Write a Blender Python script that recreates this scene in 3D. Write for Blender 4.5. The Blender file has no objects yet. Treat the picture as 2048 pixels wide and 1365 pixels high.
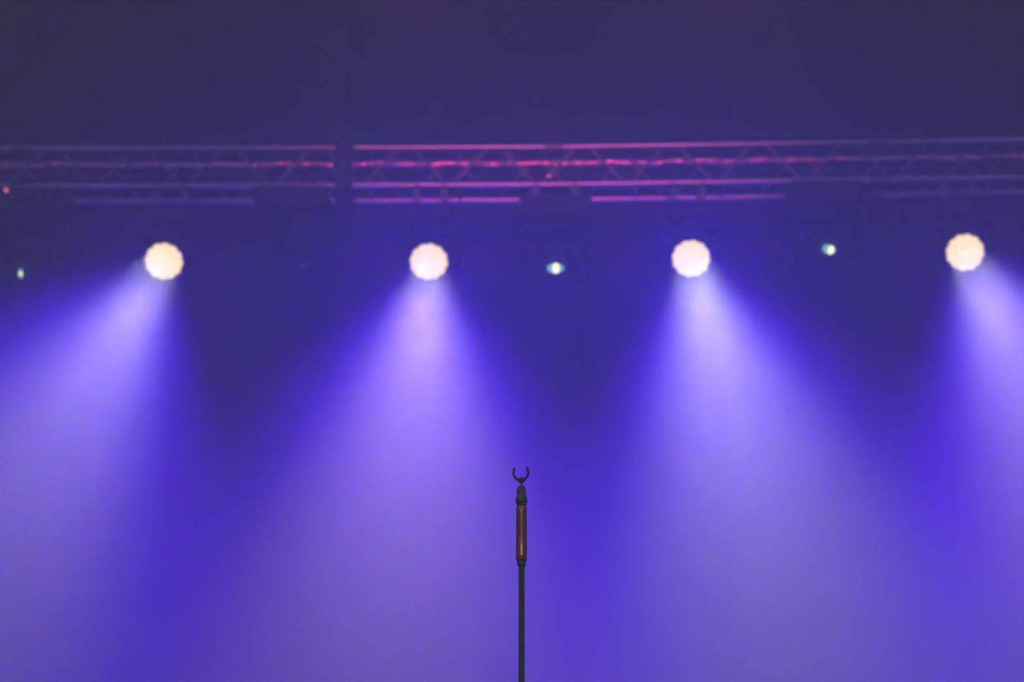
import bpy, bmesh, math, random
from mathutils import Vector, Matrix
random.seed(7)
S = bpy.context.scene
COL = S.collection

# ------------------------------------------------------------------ camera
cam_d = bpy.data.cameras.new('camera')
cam = bpy.data.objects.new('camera', cam_d)
COL.objects.link(cam)
cam.location = (0, 0, 1.5)
cam.rotation_euler = (math.radians(90 + 19), 0, 0)
cam_d.sensor_width = 36.0
cam_d.lens = 87.89
cam_d.clip_end = 200
cam_d.dof.use_dof = True
cam_d.dof.focus_distance = 5.97
cam_d.dof.aperture_fstop = 4.2
S.camera = cam

S.view_settings.view_transform = 'Standard'
S.view_settings.look = 'None'
S.view_settings.gamma = 1.0
S.view_settings.exposure = 0.0
S.view_settings.use_curve_mapping = False
S.cycles.use_denoising = True
S.cycles.max_bounces = 5
S.cycles.volume_bounces = 0
S.cycles.sample_clamp_indirect = 4.0

# ------------------------------------------------------------------ night sky
W = bpy.data.worlds.new('night_sky')
S.world = W
W.use_nodes = True
wb = W.node_tree.nodes['Background']
wb.inputs[0].default_value = (0.96, 0.97, 0.86, 1)
wb.inputs[1].default_value = 2.35
# the sky glow stands overhead; the horizon in front of the stage is dark
wt = W.node_tree
w_tc = wt.nodes.new('ShaderNodeTexCoord')
w_sep = wt.nodes.new('ShaderNodeSeparateXYZ')
w_map = wt.nodes.new('ShaderNodeMapRange')
w_map.inputs['From Min'].default_value = 0.30
w_map.inputs['From Max'].default_value = 0.60
w_map.inputs['To Min'].default_value = 0.06
w_mul = wt.nodes.new('ShaderNodeMath')
w_mul.operation = 'MULTIPLY'
w_mul.inputs[1].default_value = 2.35
wt.links.new(w_tc.outputs['Generated'], w_sep.inputs[0])
wt.links.new(w_sep.outputs['Z'], w_map.inputs['Value'])
wt.links.new(w_map.outputs[0], w_mul.inputs[0])
wt.links.new(w_mul.outputs[0], wb.inputs[1])

HAZE_DENSITY = 0.024
HAZE_G = 0.35
# wash fixtures: lens position, beam direction
WASH = [((-2.099, 14.1, 6.864), (-0.0172, -0.8155, -0.5785)),
        ((-0.501, 14.1, 6.861), (0.0059, -0.7907, -0.6122)),
        ((1.080, 14.1, 6.883), (0.0028, -0.7947, -0.6069)),
        ((2.736, 14.1, 6.922), (-0.0445, -0.8052, -0.5913))]
P_BLUE = 9000.0
P_SPILL = (110.0, 430.0, 430.0, 120.0)
P_CORE = (1700.0, 2250.0, 1950.0, 1900.0)
A_CORE = (17.5, 20.0, 20.0, 18.0)
C_BLUE = (0.085, 0.008, 1.0)
C_CORE = [(1.0, 0.74, 0.25), (1.0, 0.58, 0.25), (1.0, 0.78, 0.25), (1.0, 0.72, 0.25)]
C_SPILL = (0.03, 0.005, 1.0)


def lamp(name, kind, loc, energy, color, direction=None, size=0.1, cone=30, blend=1.0, parent=None, falloff=None, smooth=0.0):
    d = bpy.data.lights.new(name, kind)
    d.energy = energy
    d.color = color
    if kind == 'SPOT':
        d.spot_size = math.radians(cone)
        d.spot_blend = blend
        d.shadow_soft_size = size
    if kind == 'AREA':
        d.shape = 'DISK'
        d.size = size
        d.spread = math.radians(cone)
    if falloff:
        d.use_nodes = True
        nt = d.node_tree
        lf = nt.nodes.new('ShaderNodeLightFalloff')
        lf.inputs['Strength'].default_value = 1.0
        lf.inputs['Smooth'].default_value = smooth
        nt.links.new(lf.outputs[falloff], nt.nodes['Emission'].inputs['Strength'])
    o = bpy.data.objects.new(name, d)
    COL.objects.link(o)
    o.location = loc
    if direction is not None:
        o.rotation_euler = Vector(direction).to_track_quat('-Z', 'Y').to_euler()
    if parent:
        o.parent = parent
        o.location = Vector(loc) - parent.location
    return o


# red-magenta lamps on the roof grid just in front of the truss, and a red follow lamp for the stand
for x, e in ((-0.55, 850), (1.08, 880)):
    src = Vector((x, 8.0, 6.2))
    fl = lamp('front_spot_lamp', 'SPOT', src, e, (1.0, 0.09, 0.34), Vector((x * 0.7, 14.2, 7.55)) - src, 0.06, 28, 1.0)
    fl.scale = (1.0, 0.35, 1.0)      # barn doors keep the beam on the truss
for x in (-2.6, 0.3, 2.9):  # added violet fill lights, no such fixture in view, tinting the truss purple
    src = Vector((x * 1.4, 8.0, 6.3))
    fl = lamp('added_violet_fill', 'SPOT', src, 160, (0.36, 0.0, 1.0), Vector((x, 14.2, 7.5)) - src, 0.1, 50, 1.0)
    fl.scale = (1.0, 0.25, 1.0)
src = Vector((0.0, -4.0, 6.65))
lamp('follow_spot_lamp', 'SPOT', src, 17000, (1.0, 0.2, 0.22), Vector((0.02, 5.76, 3.04)) - src, 0.5, 1.7, 1.0)

# added unseen blue area light near the floor, brightening the lower background
fill_d = bpy.data.lights.new('added_blue_fill', 'AREA')
fill_d.shape = 'RECTANGLE'
fill_d.size, fill_d.size_y = 4.6, 0.2
fill_d.energy = 215
fill_d.color = (0.15, 0.03, 1.0)
bo = bpy.data.objects.new('added_blue_fill', fill_d)
COL.objects.link(bo)
bo.location = (0.0, 14.6, 1.75)
bo.rotation_euler = Vector((0, 0.25, 1)).to_track_quat('-Z', 'Y').to_euler()


# ------------------------------------------------------------------ materials
def mat(name, color, rough=0.5, metal=0.0, spec=0.5, noise=0.0, nscale=30.0, emit=None, estr=1.0, bump=0.0):
    m = bpy.data.materials.new(name)
    m.use_nodes = True
    nt = m.node_tree
    b = nt.nodes['Principled BSDF']
    b.inputs['Base Color'].default_value = (*color, 1)
    b.inputs['Roughness'].default_value = rough
    b.inputs['Metallic'].default_value = metal
    b.inputs['Specular IOR Level'].default_value = spec
    if noise or bump:
        tc = nt.nodes.new('ShaderNodeTexCoord')
        n = nt.nodes.new('ShaderNodeTexNoise')
        n.inputs['Scale'].default_value = nscale
        n.inputs['Detail'].default_value = 4
        nt.links.new(tc.outputs['Object'], n.inputs['Vector'])
        if noise:
            r = nt.nodes.new('ShaderNodeValToRGB')
            r.color_ramp.elements[0].color = (*[c * (1 - noise) for c in color], 1)
            r.color_ramp.elements[1].color = (*[min(1, c * (1 + noise)) for c in color], 1)
            r.color_ramp.elements[0].position = 0.3
            r.color_ramp.elements[1].position = 0.7
            nt.links.new(n.outputs['Fac'], r.inputs['Fac'])
            nt.links.new(r.outputs['Color'], b.inputs['Base Color'])
        if bump:
            bp = nt.nodes.new('ShaderNodeBump')
            bp.inputs['Strength'].default_value = bump
            bp.inputs['Distance'].default_value = 0.01
            nt.links.new(n.outputs['Fac'], bp.inputs['Height'])
            nt.links.new(bp.outputs['Normal'], b.inputs['Normal'])
    if emit:
        b.inputs['Emission Color'].default_value = (*emit, 1)
        b.inputs['Emission Strength'].default_value = estr
    return m


M_ALU = mat('truss_aluminium', (0.19, 0.19, 0.22), 0.33, 0.95, noise=0.12, nscale=12)
M_BRACE = mat('brace_aluminium', (0.16, 0.15, 0.19), 0.55, 0.7, noise=0.12, nscale=12)
M_STEEL = mat('dark_steel', (0.10, 0.10, 0.11), 0.5, 0.6, noise=0.2)
M_BLACK = mat('black_paint', (0.02, 0.02, 0.022), 0.8, spec=0.15, noise=0.25, nscale=40)
M_PLASTIC = mat('black_plastic', (0.008, 0.008, 0.014), 0.45, spec=0.15, noise=0.15, nscale=60)
M_GRIP = mat('grip_plastic', (0.03, 0.012, 0.014), 0.2, spec=0.22, noise=0.1, nscale=80)
M_POLE = mat('black_tube', (0.008, 0.008, 0.014), 0.5, spec=0.12, noise=0.15, nscale=50)
M_CABLE = mat('cable_red_glint', (0.62, 0.26, 0.31), 0.22, 0.5, spec=0.9, noise=0.2)  # reddish half-metal base puts the red glints into the colour
M_STRAP = mat('strap_webbing', (0.012, 0.012, 0.014), 0.95, noise=0.3, nscale=200)
M_DRAPE = mat('drape_cloth', (0.022, 0.021, 0.026), 0.95, spec=0.1, noise=0.2, nscale=3)
M_ROOF = mat('roof_cloth', (0.04, 0.04, 0.045), 0.95, spec=0.1, noise=0.2, nscale=3)
M_STAGE = mat('stage_deck', (0.03, 0.03, 0.032), 0.6, noise=0.3, nscale=8, bump=0.2)
M_GROUND = mat('ground_asphalt', (0.04, 0.04, 0.04), 0.9, noise=0.3, nscale=20, bump=0.4)
M_LED = mat('led_glow', (0.02, 0.02, 0.02), 0.9, spec=0.0, emit=(1.25, 0.93, 0.44), estr=1.0)
M_GREEN = mat('green_led_glow', (0.5, 0.8, 0.6), 0.4, emit=(0.86, 1.0, 0.34), estr=1.7)
M_TEAL = mat('teal_led_glow', (0.3, 0.6, 0.6), 0.4, emit=(0.16, 0.36, 0.18), estr=1.2)
M_RED = mat('red_led_glow', (0.7, 0.2, 0.2), 0.4, emit=(1.0, 0.16, 0.20), estr=0.9)
M_GLASS = mat('lens_coating', (0.01, 0.01, 0.015), 0.08, spec=0.7)


# ------------------------------------------------------------------ mesh helpers
def ob(name, bm, m, parent=None, smooth=True):
    me = bpy.data.meshes.new(name)
    bmesh.ops.recalc_face_normals(bm, faces=bm.faces)
    bm.to_mesh(me)
    bm.free()
    me.materials.append(m)
    if smooth:
        for p in me.polygons:
            p.use_smooth = True
        try:
            me.set_sharp_from_angle(angle=math.radians(38))
        except Exception:
            pass
    o = bpy.data.objects.new(name, me)
    COL.objects.link(o)
    if parent:
        o.parent = parent
    return o


def empty(name, loc, label, cat, group=None):
    o = bpy.data.objects.new(name, None)
    o.empty_display_size = 0.1
    COL.objects.link(o)
    o.location = loc
    tag(o, label, cat, group)
    return o


def tag(o, label, cat, group=None, kind=None):
    o['label'] = label
    o['category'] = cat
    if group:
        o['group'] = group
    if kind:
        o['kind'] = kind


def frame_to(z):
    return Vector(z).normalized().to_track_quat('Z', 'Y').to_matrix().to_4x4()


def add_lathe(bm, prof, seg=32, mtx=None, caps=True):
    """prof: list of (radius, z)."""
    mtx = mtx or Matrix()
    rings = []
    for r, z in prof:
        rings.append([bm.verts.new(mtx @ Vector((r * math.cos(2 * math.pi * k / seg), r * math.sin(2 * math.pi * k / seg), z))) for k in range(seg)])
    for a, b in zip(rings, rings[1:]):
        for k in range(seg):
            bm.faces.new((a[k], a[(k + 1) % seg], b[(k + 1) % seg], b[k]))
    if caps:
        bm.faces.new(rings[0][::-1])
        bm.faces.new(rings[-1])


def add_tube(bm, pts, r, seg=12):
    pts = [Vector(p) for p in pts]
    n = len(pts)
    rings = []
    ref = None
    for i, p in enumerate(pts):
        t = (pts[min(i + 1, n - 1)] - pts[max(i - 1, 0)]).normalized()
        if ref is None:
            ref = t.orthogonal().normalized()
        ref = (ref - t * ref.dot(t)).normalized()
        b = t.cross(ref)
        rr = r[i] if isinstance(r, (list, tuple)) else r
        rings.append([bm.verts.new(p + (ref * math.cos(2 * math.pi * k / seg) + b * math.sin(2 * math.pi * k / seg)) * rr) for k in range(seg)])
    for a, b in zip(rings, rings[1:]):
        for k in range(seg):
            bm.faces.new((a[k], a[(k + 1) % seg], b[(k + 1) % seg], b[k]))
    bm.faces.new(rings[0][::-1])
    bm.faces.new(rings[-1])


def add_box(bm, c, s, bevel=0.0, mtx=None):
    g = bmesh.ops.create_cube(bm, size=1.0)
    vs = g['verts']
    for v in vs:
        v.co = Vector((v.co.x * s[0] + c[0], v.co.y * s[1] + c[1], v.co.z * s[2] + c[2]))
    if bevel:
        es = list({e for v in vs for e in v.link_edges})
        r = bmesh.ops.bevel(bm, geom=es, offset=bevel, segments=2, affect='EDGES', profile=0.5)
        vs = list({v for v in r['verts']} | {v for v in vs if v.is_valid})
    if mtx:
        for v in vs:
            v.co = mtx @ v.co
    return vs


def add_prism(bm, outline, depth, mtx=None):
    """outline in the xz plane, extruded along y by depth, centred."""
    mtx = mtx or Matrix()
    a = [bm.verts.new(mtx @ Vector((x, -depth / 2, z))) for x, z in outline]
    b = [bm.verts.new(mtx @ Vector((x, depth / 2, z))) for x, z in outline]
    n = len(outline)
    bm.faces.new(a)
    bm.faces.new(b[::-1])
    for k in range(n):
        bm.faces.new((a[k], b[k], b[(k + 1) % n], a[(k + 1) % n]))


# ------------------------------------------------------------------ the setting
def setting(name, bm, m, label, smooth=False):
    o = ob(name, bm, m, None, smooth)
    o['kind'] = 'structure'
    o['label'] = label
    return o


bm = bmesh.new()
add_box(bm, (0, 10.25, 0.75), (18.4, 11.5, 1.5))
setting('floor', bm, M_STAGE, 'black stage deck below the frame')
bm = bmesh.new()
add_box(bm, (0, -4.75, -0.1), (18.4, 18.5, 0.2))
setting('floor_front', bm, M_GROUND, 'dark ground in front of the stage')
bm = bmesh.new()
nx = 560
cols = []
for i in range(nx + 1):
    x = -9.1 + 18.2 * i / nx
    y = 15.7 + 0.006 * math.sin(x * 21.0 + 1.3 * math.sin(x * 2.1)) + 0.006 * math.sin(x * 9.0 + 2)
    cols.append([bm.verts.new((x, y + k, z)) for k, z in ((0, 1.5), (0, 12.9), (0.25, 12.9), (0.25, 1.5))])
for a, b in zip(cols, cols[1:]):
    for k in range(4):
        bm.faces.new((a[k], b[k], b[(k + 1) % 4], a[(k + 1) % 4]))
bm.faces.new(cols[0])
bm.faces.new(cols[-1][::-1])
setting('wall_back', bm, M_DRAPE, 'dark pleated drape closing the back of the stage', True)
bm = bmesh.new()
add_box(bm, (0, 10.25, 13.0), (18.4, 11.5, 0.2))
setting('ceiling', bm, M_ROOF, 'dark stage roof above the truss')
for s, nm in ((-1, 'left'), (1, 'right')):
    bm = bmesh.new()
    add_box(bm, (s * 9.2, 10.25, 7.2), (0.2, 11.5, 11.4))
    setting('wall_' + nm, bm, M_ROOF, 'dark side drape of the stage on the ' + nm)

# ------------------------------------------------------------------ truss
TZ0 = 7.4068           # height of the lower front chord at x = 0.26, where two sections meet at a slight angle


def tz(x):
    return TZ0 + (x - 0.26) * (0.0039 if x < 0.26 else 0.0165)


TY, TW, CR = 14.2, 0.25, 0.0245
XA, XB = -4.9, 4.9
truss = empty('lighting_truss', (0, TY, TZ0), 'long silver box truss spanning the stage above the spotlights', 'truss')


def tp(x, dy, dz):
    return Vector((x, dy, dz + tz(x) - TZ0))


for dy, dz in ((0, 0), (0, TW), (TW, 0), (TW, TW)):
    bm = bmesh.new()
    add_tube(bm, [tp(x, dy, dz) for x in (XA, -3, -1, 0.26, 3, XB)], CR, 20)
    ob('chord', bm, M_ALU, truss)
# zigzag braces: tops at the x of the photographed apexes
per = 0.545
k0 = -0.385 - per * 8
n = int((XB - XA) / per)
for face in ('front', 'rear'):
    dy = 0 if face == 'front' else TW
    off = 0.0 if face == 'front' else per * 0.5
    for k in range(n + 1):
        xt = k0 + per * k + off - 0.27
        for s in (-1, 1):
            xa, xb = xt + s * 0.045, xt + s * (per / 2 - 0.02)
            if min(xa, xb) < XA + 0.05 or max(xa, xb) > XB - 0.05:
                continue
            bm = bmesh.new()
            add_tube(bm, [tp(xa, dy, TW - 0.008), tp(xb, dy, 0.008)], 0.0105, 10)
            ob('brace', bm, M_BRACE, truss)
for k in range(n + 1):
    x = k0 + per * k + 0.06
    if x > XB - .1:
        continue
    for dz in (0.0, TW):
        bm = bmesh.new()
        add_tube(bm, [tp(x, 0.008, dz), tp(x, TW - 0.008, dz)], 0.0105, 10)
        ob('brace', bm, M_BRACE, truss)
# section couplers
for xc in (-3.02, -1.03, 0.26, 2.26, 4.2):
    for dy, dz in ((0, 0), (0, TW), (TW, 0), (TW, TW)):
        if xc == 0.26 and (dy or not dz):
            continue
        bm = bmesh.new()
        add_lathe(bm, [(CR + .001, -0.06), (CR + .005, -0.055), (CR + .005, 0.055), (CR + .001, 0.06)], 20,
                  Matrix.Translation(tp(xc, dy, dz)) @ Matrix.Rotation(math.pi / 2, 4, 'Y'))
        ob('coupler', bm, M_STEEL, truss)


# black lifting strap wrapped round the truss, going up into the dark
def strap(x, w, label):
    bm = bmesh.new()
    c = Vector((x, TY, tz(x)))
    e = CR + 0.012
    loop = [(-e, -e), (-e, TW + e), (TW + e, TW + e), (TW + e, -e)]
    path = []
    for (ya, za), (yb, zb) in zip(loop, loop[1:] + loop[:1]):
        for q in range(6):
            path.append((ya + (yb - ya) * q / 6, za + (zb - za) * q / 6))
    t = 0.008
    cy = cz = TW / 2
    rings = []
    for y, z in path:
        sc = 1 + t / (TW / 2 + e)
        pts = [(-w / 2, y, z), (w / 2, y, z), (w / 2, cy + (y - cy) * sc, cz + (z - cz) * sc), (-w / 2, cy + (y - cy) * sc, cz + (z - cz) * sc)]
        rings.append([bm.verts.new(Vector(p)) for p in pts])
    m_ = len(rings)
    for i in range(m_):
        a, b = rings[i], rings[(i + 1) % m_]
        for k in range(4):
            bm.faces.new((a[k], b[k], b[(k + 1) % 4], a[(k + 1) % 4]))
    o = ob('lifting_strap', bm, M_STRAP)
    o.location = c
    tag(o, label, 'strap')
    b2 = bmesh.new()
    top = Vector((0, TW / 2, 5.45 - 0.0))
    for y in (-e - t, TW + e + t):
        add_tube(b2, [(0, y, TW + e), (0, TW / 2 + (y - TW / 2) * 0.2, 1.2), (0, TW / 2, 1.35)], 0.014, 8)
    add_tube(b2, [(0, TW / 2, 1.3), (0, TW / 2, 12.92 - c.z)], 0.012, 8)
    ob('hoist_chain', b2, M_STRAP, o)
    return o


strap(-1.035, 0.105, 'wide black lifting strap wrapped round the truss')

# cable along the upper rear chord, waves and lumps shaped to break up red glints
bm = bmesh.new()
pts, rad = [], []
x = -3.4
while x < 3.6:
    yy = TY + TW - CR - 0.024 + 0.004 * math.sin(x * 9.7) + 0.003 * math.sin(x * 23 + 1)
    zz = tz(x) + TW - 0.024 + 0.0035 * math.sin(x * 13.0) + 0.003 * math.sin(x * 31 + 2)
    pts.append((x, yy, zz))
    rad.append(0.0155 + 0.0034 * math.sin(x * 37) + 0.0022 * math.sin(x * 61 + 1))
    x += 0.02
add_tube(bm, pts, rad, 12)
cb = ob('cable', bm, M_CABLE)
tag(cb, 'cable with lumps shaped to catch red glints along the upper rear tube of the truss', 'cable')

# small red dome on the lower front tube
def dome(bm, r, base):
    prof = [(r * math.cos(a), r * math.sin(a)) for a in [i * math.pi / 2 / 8 for i in range(8)]] + [(0.0008, r)]
    add_lathe(bm, [(r, -0.03)] + prof, 20, Matrix.Translation(base))


bx = 0.226
beacon = empty('beacon_lamp', (bx, TY, tz(bx) + CR), 'tiny red dome lamp on the lower truss tube near the picture middle', 'lamp')
bm = bmesh.new()
add_lathe(bm, [(0.024, -0.006), (0.024, 0.016), (0.021, 0.019)], 20)
ob('lamp_base', bm, M_BLACK, beacon)
bm = bmesh.new()
prof = [(0.019 * math.cos(i * math.pi / 16), 0.019 + 0.017 * math.sin(i * math.pi / 16)) for i in range(8)] + [(0.0008, 0.036)]
add_lathe(bm, prof, 20)
ob('dome', bm, M_RED, beacon)


# ------------------------------------------------------------------ moving heads
def build_clamps(parent, org, y, w, top):
    """two hook clamps from the fixture base up to the chord; org = parent world location."""
    for s in (-1, 1):
        x = org.x + s * w
        cz = tz(x)
        bm = bmesh.new()
        arc = [(x, y + (CR + .008) * math.sin(a), cz + (CR + .008) * math.cos(a)) for a in [math.radians(-120 + 240 * i / 14) for i in range(15)]]
        add_tube(bm, [Vector(p) - org for p in arc], 0.008, 8)
        add_box(bm, Vector((x, y, (cz - CR + top) / 2 - .002)) - org, (0.04, 0.05, cz - CR - top + .004), 0.004)
        ob('clamp', bm, M_STEEL, parent)


def head_matrix(pivot, b):
    return Matrix.Translation(pivot) @ frame_to(b)


def scallop(R, n, depth, k):
    a = 2 * math.pi * k / 120
    ph = (a * n / (2 * math.pi)) % 1.0 - 0.5
    # arcs of circles bulging out between cusps
    return R * (1 - depth * (2 * abs(ph)) ** 2)


def wash_light(lens, b, label, y_hang, core):
    lens, b = Vector(lens), Vector(b).normalized()
    pivot = lens - b * 0.13
    org = Vector((pivot.x, y_hang, tz(pivot.x) - CR - 0.13))
    root = empty('moving_wash_light', org, label, 'stage light', 'lit wash lights under the truss')
    # base
    bm = bmesh.new()
    add_box(bm, (0, 0, -0.055), (0.25, 0.19, 0.11), 0.012)
    for s in (-1, 1):
        add_box(bm, (s * 0.128, 0, -0.05), (0.014, 0.12, 0.05), 0.004)
    ob('base', bm, M_BLACK, root)
    build_clamps(root, org, y_hang, 0.085, org.z)
    # yoke, panned towards the beam
    pan = math.atan2(b.x, -b.y)
    pl = pivot - org
    arm = pl.z - 0.0
    bm = bmesh.new()
    R = Matrix.Translation(Vector((0, 0, 0))) @ Matrix.Rotation(pan, 4, 'Z')
    off = Vector((pl.x, pl.y, 0))
    add_lathe(bm, [(0.06, -0.155), (0.06, -0.108)], 24, R)
    T = Matrix.Translation(off * 0.5) @ R
    add_box(bm, (0, 0, -0.165), (0.39, 0.09 + abs(off.y), 0.035), 0.012, T)
    ob('yoke', bm, M_BLACK, root)
    T = Matrix.Translation(off) @ R
    for s in (-1, 1):
        bm = bmesh.new()
        add_box(bm, (s * 0.178, 0, (-0.15 + arm - 0.06) / 2), (0.036, 0.085, abs(arm - 0.06 + 0.15)), 0.014, T)
        add_lathe(bm, [(0.045, -0.022), (0.05, -0.016), (0.05, 0.016), (0.045, 0.022)], 20,
                  T @ Matrix.Translation((s * 0.178, 0, arm)) @ Matrix.Rotation(math.pi / 2, 4, 'Y'))
        ob('yoke_arm', bm, M_BLACK, root)
    # head shell along the beam
    H = head_matrix(pl, b)
    bm = bmesh.new()
    add_lathe(bm, [(0.05, -0.12), (0.095, -0.105), (0.125, -0.07), (0.138, -0.03), (0.140, 0.02), (0.134, 0.10), (0.128, 0.11), (0.125, 0.125), (0.119, 0.128)], 48, H)
    for i in range(18):
        a = 2 * math.pi * i / 18
        add_box(bm, (0.138, 0, 0.02), (0.02, 0.006, 0.12), 0.0, H @ Matrix.Rotation(a, 4, 'Z'))
    head = ob('head', bm, M_BLACK, root)
    # lens array: twelve lobes round the rim, nineteen domes
    bm = bmesh.new()
    Rl = 0.114
    L = H @ Matrix.Translation((0, 0, 0.129)) @ Matrix.Rotation(0.13, 4, 'Z')
    N = 144
    rings = []
    for z, sc in ((0, 1.0), (0.006, 1.0), (0.0085, 0.975)):
        ring = []
        for k in range(N):
            a = 2 * math.pi * k / N
            ph = (a * 12 / (2 * math.pi)) % 1.0 - 0.5
            rr = Rl * (1 - 0.085 * (2 * abs(ph)) ** 2.2) * sc
            ring.append(bm.verts.new(L @ Vector((rr * math.cos(a), rr * math.sin(a), z))))
        rings.append(ring)
    for a_, b_ in zip(rings, rings[1:]):
        for k in range(N):
            bm.faces.new((a_[k], a_[(k + 1) % N], b_[(k + 1) % N], b_[k]))
    bm.faces.new(rings[0][::-1])
    bm.faces.new(rings[-1])
    cells = [(0, 0)] + [(0.045 * math.cos(i * math.pi / 3), 0.045 * math.sin(i * math.pi / 3)) for i in range(6)] + \
            [(0.09 * math.cos((i + .5) * math.pi / 6), 0.09 * math.sin((i + .5) * math.pi / 6)) for i in range(12)]
    for cx, cy in cells:
        add_lathe(bm, [(0.022, 0.0084), (0.020, 0.012), (0.014, 0.0155), (0.007, 0.017)], 16, L @ Matrix.Translation((cx, cy, 0)))
    ob('lens', bm, M_LED, root)['label'] = 'glowing cream lens with twelve scalloped lobes'
    # the light itself
    p = lens + b * 0.055
    lamp('blue_beam', 'SPOT', p, P_BLUE, C_BLUE, b, 0.115, 29.2, 0.8, root, 'Quadratic', 5.0)
    lamp('white_beam', 'SPOT', p, core[1], core[0], b, 0.11, core[2], 1.0, root, 'Quadratic', 0.2)
    lamp('hot_beam', 'AREA', lens + b * 0.022, core[4], (0.88, 0.98, 0.7), b, 0.225, 19, 1.0, root)
    lamp('blue_glow', 'AREA', lens + b * 0.022, 8.5, (0.09, 0.0, 1.0), b, 0.225, 84, 1.0, root)
    lamp('spill', 'SPOT', p, core[3], C_SPILL, b, 0.10, 130, 1.0, root)
    return root


WL = ['glowing spotlight left of the lifting strap, beam fanning towards the left edge',
      'glowing spotlight right of the lifting strap, beam spreading left of the microphone stand',
      'glowing spotlight right of the microphone stand, beam leaning right',
      'glowing spotlight by the right edge, beam cut off by the frame']
for (l, b), lab, core in zip(WASH, WL, zip(C_CORE, P_CORE, A_CORE, P_SPILL, (3.5, 3.4, 4.4, 3.1))):
    wash_light(l, b, lab, TY, core)


def profile_light(x, y_hang, drop, lens_px, tilt_dir, label, leds, red=None):
    """dark moving head; lens_px = lens centre in metres."""
    lens, b = Vector(lens_px), Vector(tilt_dir).normalized()
    pivot = lens - b * 0.22
    org = Vector((x, y_hang, tz(x) - drop))
    root = empty('moving_profile_light', org, label, 'stage light', 'unlit moving heads under the truss')
    bm = bmesh.new()
    add_box(bm, (0, 0, -0.07), (0.44, 0.46, 0.14), 0.02)
    for s in (-1, 1):
        add_box(bm, (s * 0.225, 0, -0.07), (0.02, 0.2, 0.05), 0.006)
    base = ob('base', bm, M_BLACK, root)
    if red:
        bm = bmesh.new()
        add_lathe(bm, [(0.013, -0.002), (0.013, 0.006), (0.010, 0.011), (0.002, 0.013)], 20,
                  Matrix.Translation((red[0], -0.23, red[1])) @ Matrix.Rotation(math.pi / 2, 4, 'X'))
        ob('pilot_light', bm, M_RED, base)['label'] = 'glowing red pilot light'
    for s in (-1, 1):
        xx = org.x + s * 0.12
        cz = tz(xx)
        for yc in ((TY, TY + TW) if y_hang > TY + .05 else (TY,)):
            bm = bmesh.new()
            arc = [(xx, yc + (CR + .008) * math.sin(a), cz + (CR + .008) * math.cos(a)) for a in [math.radians(-120 + 240 * i / 14) for i in range(15)]]
            add_tube(bm, [Vector(p) - org for p in arc], 0.008, 8)
            add_box(bm, Vector((xx, yc, (cz - CR + org.z) / 2 - .002)) - org, (0.05, 0.05, cz - CR - org.z + .01), 0.004)
            ob('clamp', bm, M_STEEL, root)
    pl = pivot - org
    pan = math.atan2(b.x, -b.y)
    R = Matrix.Rotation(pan, 4, 'Z')
    off = Vector((pl.x, pl.y, 0))
    bm = bmesh.new()
    add_lathe(bm, [(0.09, -0.165), (0.09, -0.138)], 24)
    add_box(bm, (0, 0, -0.18), (0.40, 0.12 + abs(off.y), 0.04), 0.014, Matrix.Translation(off * 0.5) @ R)
    ob('yoke', bm, M_BLACK, root)
    T = Matrix.Translation(off) @ R
    arm = pl.z
    for s in (-1, 1):
        bm = bmesh.new()
        z0, z1 = -0.165, arm - 0.07
        add_box(bm, (s * 0.185, 0, (z0 + z1) / 2), (0.045, 0.11, abs(z1 - z0)), 0.016, T)
        add_lathe(bm, [(0.06, -0.026), (0.066, -0.018), (0.066, 0.018), (0.06, 0.026)], 24,
                  T @ Matrix.Translation((s * 0.185, 0, arm)) @ Matrix.Rotation(math.pi / 2, 4, 'Y'))
        ob('yoke_arm', bm, M_BLACK, root)
    H = head_matrix(pl, b)
    bm = bmesh.new()
    add_lathe(bm, [(0.06, -0.21), (0.11, -0.20), (0.13, -0.16), (0.145, -0.05), (0.145, 0.06), (0.115, 0.09), (0.10, 0.13), (0.098, 0.19), (0.105, 0.20), (0.105, 0.222), (0.085, 0.224), (0.082, 0.212)], 40, H)
    for i in range(7):
        add_lathe(bm, [(0.148, -0.14 + i * 0.022), (0.148, -0.132 + i * 0.022)], 32, H, caps=False)
    head = ob('head', bm, M_BLACK, root)
    bm = bmesh.new()
    add_lathe(bm, [(0.084, 0.2125), (0.07, 0.219), (0.045, 0.2235), (0.02, 0.2255), (0.002, 0.226)], 32, H)
    glass = ob('lens', bm, M_GLASS, root)
    for dx, dy, r, m_ in leds:
        bm = bmesh.new()
        add_lathe(bm, [(r, 0), (r, 0.004), (r * .8, 0.008), (r * .4, 0.0105), (r * 0.05, 0.011)], 20, Matrix.Translation((0, 0, 0)) @ H @ Matrix.Translation((dx, dy, 0.2255)))
        ob('indicator_light', bm, m_, root)
    return root


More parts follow.
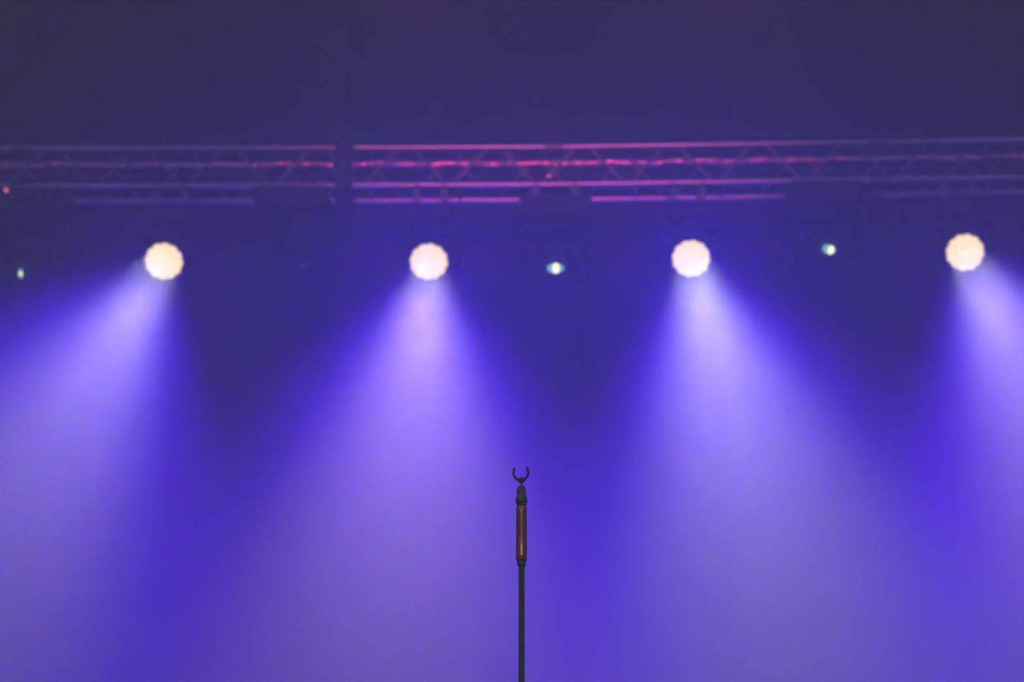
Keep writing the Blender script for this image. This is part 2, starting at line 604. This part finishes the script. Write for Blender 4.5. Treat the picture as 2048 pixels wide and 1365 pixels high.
profile_light(-2.905, TY, 0.09, (-2.935, 14.0, 6.746), (-0.1, -0.9, -0.42),
              'dark unlit moving head by the left edge with a faint green lens glint',
              [(0, 0.016, 0.013, M_TEAL), (0, -0.014, 0.013, M_TEAL), (0, 0, 0.011, M_GREEN)], (-0.147, -0.031))
profile_light(-1.335, TY, 0.085, (-1.314, 14.0, 6.819), (-0.35, -0.5, -0.80),
              'dark unlit moving head between the two left lit spotlights with no light showing', [])
profile_light(0.265, TY + TW / 2, 0.10, (0.263, 14.05, 6.8), (0.0, -0.93, -0.36),
              'dark unlit moving head at the middle with a bright pale green dot',
              [(0, 0, 0.029, M_GREEN), (-0.028, 0, 0.024, M_TEAL), (0.028, 0, 0.020, M_TEAL)])
profile_light(1.90, TY, 0.085, (1.901, 14.0, 6.899), (0.0, -0.95, -0.33),
              'dark unlit moving head between the two right lit spotlights with a pale green dot',
              [(0.006, 0, 0.025, M_GREEN), (-0.014, 0.006, 0.026, M_TEAL)])

# ------------------------------------------------------------------ microphone stand
SX, SY = 0.0225, 5.76
MM = 0.0012086


def sz(py):
    return 3.1498 - (py - 946) * MM - 1.5


stand = empty('microphone_stand', (SX, SY, 1.5), 'black microphone stand with an empty clip in front of the purple beams', 'microphone stand')
px = 0.000597   # half of one photographed pixel of width at the stand
bm = bmesh.new()
add_lathe(bm, [(0.125, 0.0), (0.130, 0.004), (0.130, 0.016), (0.122, 0.024), (0.05, 0.032), (0.022, 0.042), (0.018, 0.06)], 48)
ob('round_base', bm, M_POLE, stand)
bm = bmesh.new()
add_lathe(bm, [(0.0108, 0.05), (0.0108, 0.78)], 24)
ob('lower_tube', bm, M_POLE, stand)
bm = bmesh.new()
add_lathe(bm, [(0.0125, 0.76), (0.0165, 0.765), (0.0165, 0.86), (0.0125, 0.868), (0.008, 0.87)], 24)
ob('clutch', bm, M_PLASTIC, stand)
bm = bmesh.new()
add_lathe(bm, [(6 * 2 * px, 0.80), (6 * 2 * px, sz(1130))], 28)
ob('upper_tube', bm, M_POLE, stand)
bm = bmesh.new()
add_lathe(bm, [(7.6 * 2 * px, sz(1136)), (8.9 * 2 * px, sz(1134.5)), (8.9 * 2 * px, sz(1133)), (8.5 * 2 * px, sz(1132)), (8.5 * 2 * px, sz(1124))], 28)
ob('grip_collar', bm, M_PLASTIC, stand)
# grip: rounded-square section, its front face leaning back towards the top and flaring at the foot
secs = [(1125.5, 9.0, 9.6), (1124.5, 10.4, 11.2), (1121, 10.95, 12.1), (1116, 10.95, 12.0), (1104, 10.9, 11.1), (1090, 10.85, 10.6), (1066, 10.7, 10.4), (1045, 10.6, 10.4),
        (1030, 10.5, 10.4), (1026, 10.5, 10.35), (1018.2, 10.4, 9.85), (1016.8, 10.0, 9.5), (1015.8, 8.8, 8.6)]
bm = bmesh.new()
rings = []
for py_, hx, hy in secs:
    ring = []
    for k in range(56):
        a = 2 * math.pi * k / 56
        ca, sa = math.cos(a), math.sin(a)
        q = (abs(ca) ** 3.0 + abs(sa) ** 3.0) ** (-1 / 3.0)
        ring.append(bm.verts.new((hx * 2 * px * ca * q, hy * 2 * px * sa * q, sz(py_))))
    rings.append(ring)
for r0, r1 in zip(rings, rings[1:]):
    for k in range(56):
        bm.faces.new((r0[k], r0[(k + 1) % 56], r1[(k + 1) % 56], r1[k]))
bm.faces.new(rings[0][::-1])
bm.faces.new(rings[-1])
ob('grip', bm, M_GRIP, stand)['label'] = 'dark glossy grip catching red light'
bm = bmesh.new()
add_lathe(bm, [(8.6 * 2 * px, sz(1016)), (8.6 * 2 * px, sz(1014.6)), (9.3 * 2 * px, sz(1014)), (9.3 * 2 * px, sz(1012.6)), (8.6 * 2 * px, sz(1012)), (8.6 * 2 * px, sz(1009))], 28)
ob('thread_collar', bm, M_PLASTIC, stand)
# clip: socket with two cheeks, tongue and a C-shaped holder
bm = bmesh.new()
add_lathe(bm, [(8.4 * 2 * px, sz(1011.5)), (11.4 * 2 * px, sz(1008.2)), (12.0 * 2 * px, sz(1006.6)), (11.7 * 2 * px, sz(1000)), (11.0 * 2 * px, sz(997.5)), (9.2 * 2 * px, sz(994)),
               (8.9 * 2 * px, sz(989.5)), (8.6 * 2 * px, sz(985)), (8.0 * 2 * px, sz(979)), (7.2 * 2 * px, sz(975.5)), (5.5 * 2 * px, sz(974.2)), (2 * px, sz(974))], 28)
clip = ob('microphone_clip', bm, M_PLASTIC, stand)
bm = bmesh.new()
add_lathe(bm, [(0.003, -9.8 * 2 * px), (0.0042, -9.2 * 2 * px), (0.0042, 9.2 * 2 * px), (0.003, 9.8 * 2 * px)], 16,
          Matrix.Translation((0, 0, sz(983.5))) @ Matrix.Rotation(math.pi / 2, 4, 'Y'))
ob('hinge_screw', bm, M_STEEL, clip)
bm = bmesh.new()
add_box(bm, (0, 0, 0), (2.3 * 2 * px, 0.006, 18 * MM), 0.0005, Matrix.Translation((0, -0.0118, sz(978.5))) @ Matrix.Rotation(math.radians(-3.2), 4, 'X'))
ob('hinge_tongue', bm, M_GRIP, clip)
# C-shaped holder, its axis along the microphone, tilted up
cz = sz(946.8)
cx = -0.0013
A = Matrix.Translation((cx, 0, cz)) @ Matrix.Rotation(math.radians(13), 4, 'X')
outer, inner = [], []
PW = 2 * px
for i in range(49):
    a = math.radians(-90 - 126 + 252 * i / 48 + 3)   # opening towards the top
    e = abs(i - 24) / 24
    th = 3.8 + 1.1 * (1 - e) ** 0.8
    ro = 17.2
    outer.append((ro * math.cos(a), ro * math.sin(a)))
    inner.append(((ro - th) * math.cos(a), (ro - th) * math.sin(a)))
bm = bmesh.new()
D0, D1 = -0.019, 0.017
strips = []
for d in (D0, D1):
    tp_ = 1.0 if d < 0 else 0.97
    strips.append(([bm.verts.new(A @ Vector((x * PW * tp_, d, y * PW * tp_))) for x, y in outer], [bm.verts.new(A @ Vector((x * PW * tp_, d, y * PW * tp_))) for x, y in inner]))
(oa, ia), (ob_, ib) = strips
for k in range(48):
    bm.faces.new((oa[k], oa[k + 1], ia[k + 1], ia[k]))
    bm.faces.new((ob_[k], ib[k], ib[k + 1], ob_[k + 1]))
    bm.faces.new((oa[k], ob_[k], ob_[k + 1], oa[k + 1]))
    bm.faces.new((ia[k], ia[k + 1], ib[k + 1], ib[k]))
bm.faces.new((oa[0], ia[0], ib[0], ob_[0]))
bm.faces.new((oa[48], ob_[48], ib[48], ia[48]))
# rolled lips at the tips
for i in (0, 48):
    c = Vector(((outer[i][0] * .55 + inner[i][0] * .45) * PW, 0, (outer[i][1] * .55 + inner[i][1] * .45) * PW))
    add_lathe(bm, [(0.0016, D0), (0.0023, D0 + .0008), (0.0023, D1 - .0008), (0.0016, D1)], 14, A @ Matrix.Translation(c) @ Matrix.Rotation(-math.pi / 2, 4, 'X'))
# web that flares from the neck up into the ring
web = [(-2.0, -26.5), (-2.3, -23.5), (-3.4, -20.5), (-5.5, -17.8), (-9.5, -14.8), (-8.0, -11.8), (-5.2, -10.6), (-2.5, -9.7), (0, -9.3), (2.5, -9.7), (5.2, -10.6), (8.0, -11.8), (9.5, -14.8), (5.5, -17.8), (3.4, -20.5), (2.3, -23.5), (2.0, -26.5)]
add_prism(bm, [(x * PW, y * PW) for x, y in web], 0.022, A @ Matrix.Translation((0.0009, -0.004, 0)))
hold = ob('clip_holder', bm, M_PLASTIC, clip)

# ------------------------------------------------------------------ haze over the stage
bm = bmesh.new()
add_box(bm, (0, 12.05, 5.6), (18.0, 7.1, 8.0))
hm = bpy.data.materials.new('stage_haze')
hm.use_nodes = True
nt = hm.node_tree
nt.nodes.remove(nt.nodes['Principled BSDF'])
vs = nt.nodes.new('ShaderNodeVolumeScatter')
vs.inputs['Color'].default_value = (1, 1, 1, 1)
vs.inputs['Density'].default_value = HAZE_DENSITY
vs.inputs['Anisotropy'].default_value = HAZE_G
nt.links.new(vs.outputs['Volume'], nt.nodes['Material Output'].inputs['Volume'])
haze = ob('haze', bm, hm, None, False)
tag(haze, 'stage haze bank filling the air round the beams', 'haze', kind='stuff')
bm = bmesh.new()  # added thin veil of haze that lifts the blacks
add_box(bm, (0, 2.7, 5.2), (18.0, 11.5, 9.9))
hf = hm.copy()
hf.name = 'added_front_veil'
hf.node_tree.nodes['Volume Scatter'].inputs['Density'].default_value = 0.010
front_veil = ob('haze', bm, hf, None, False)
tag(front_veil, 'thin haze veil added in front of the stage to lift the dark tones', 'haze', kind='stuff')
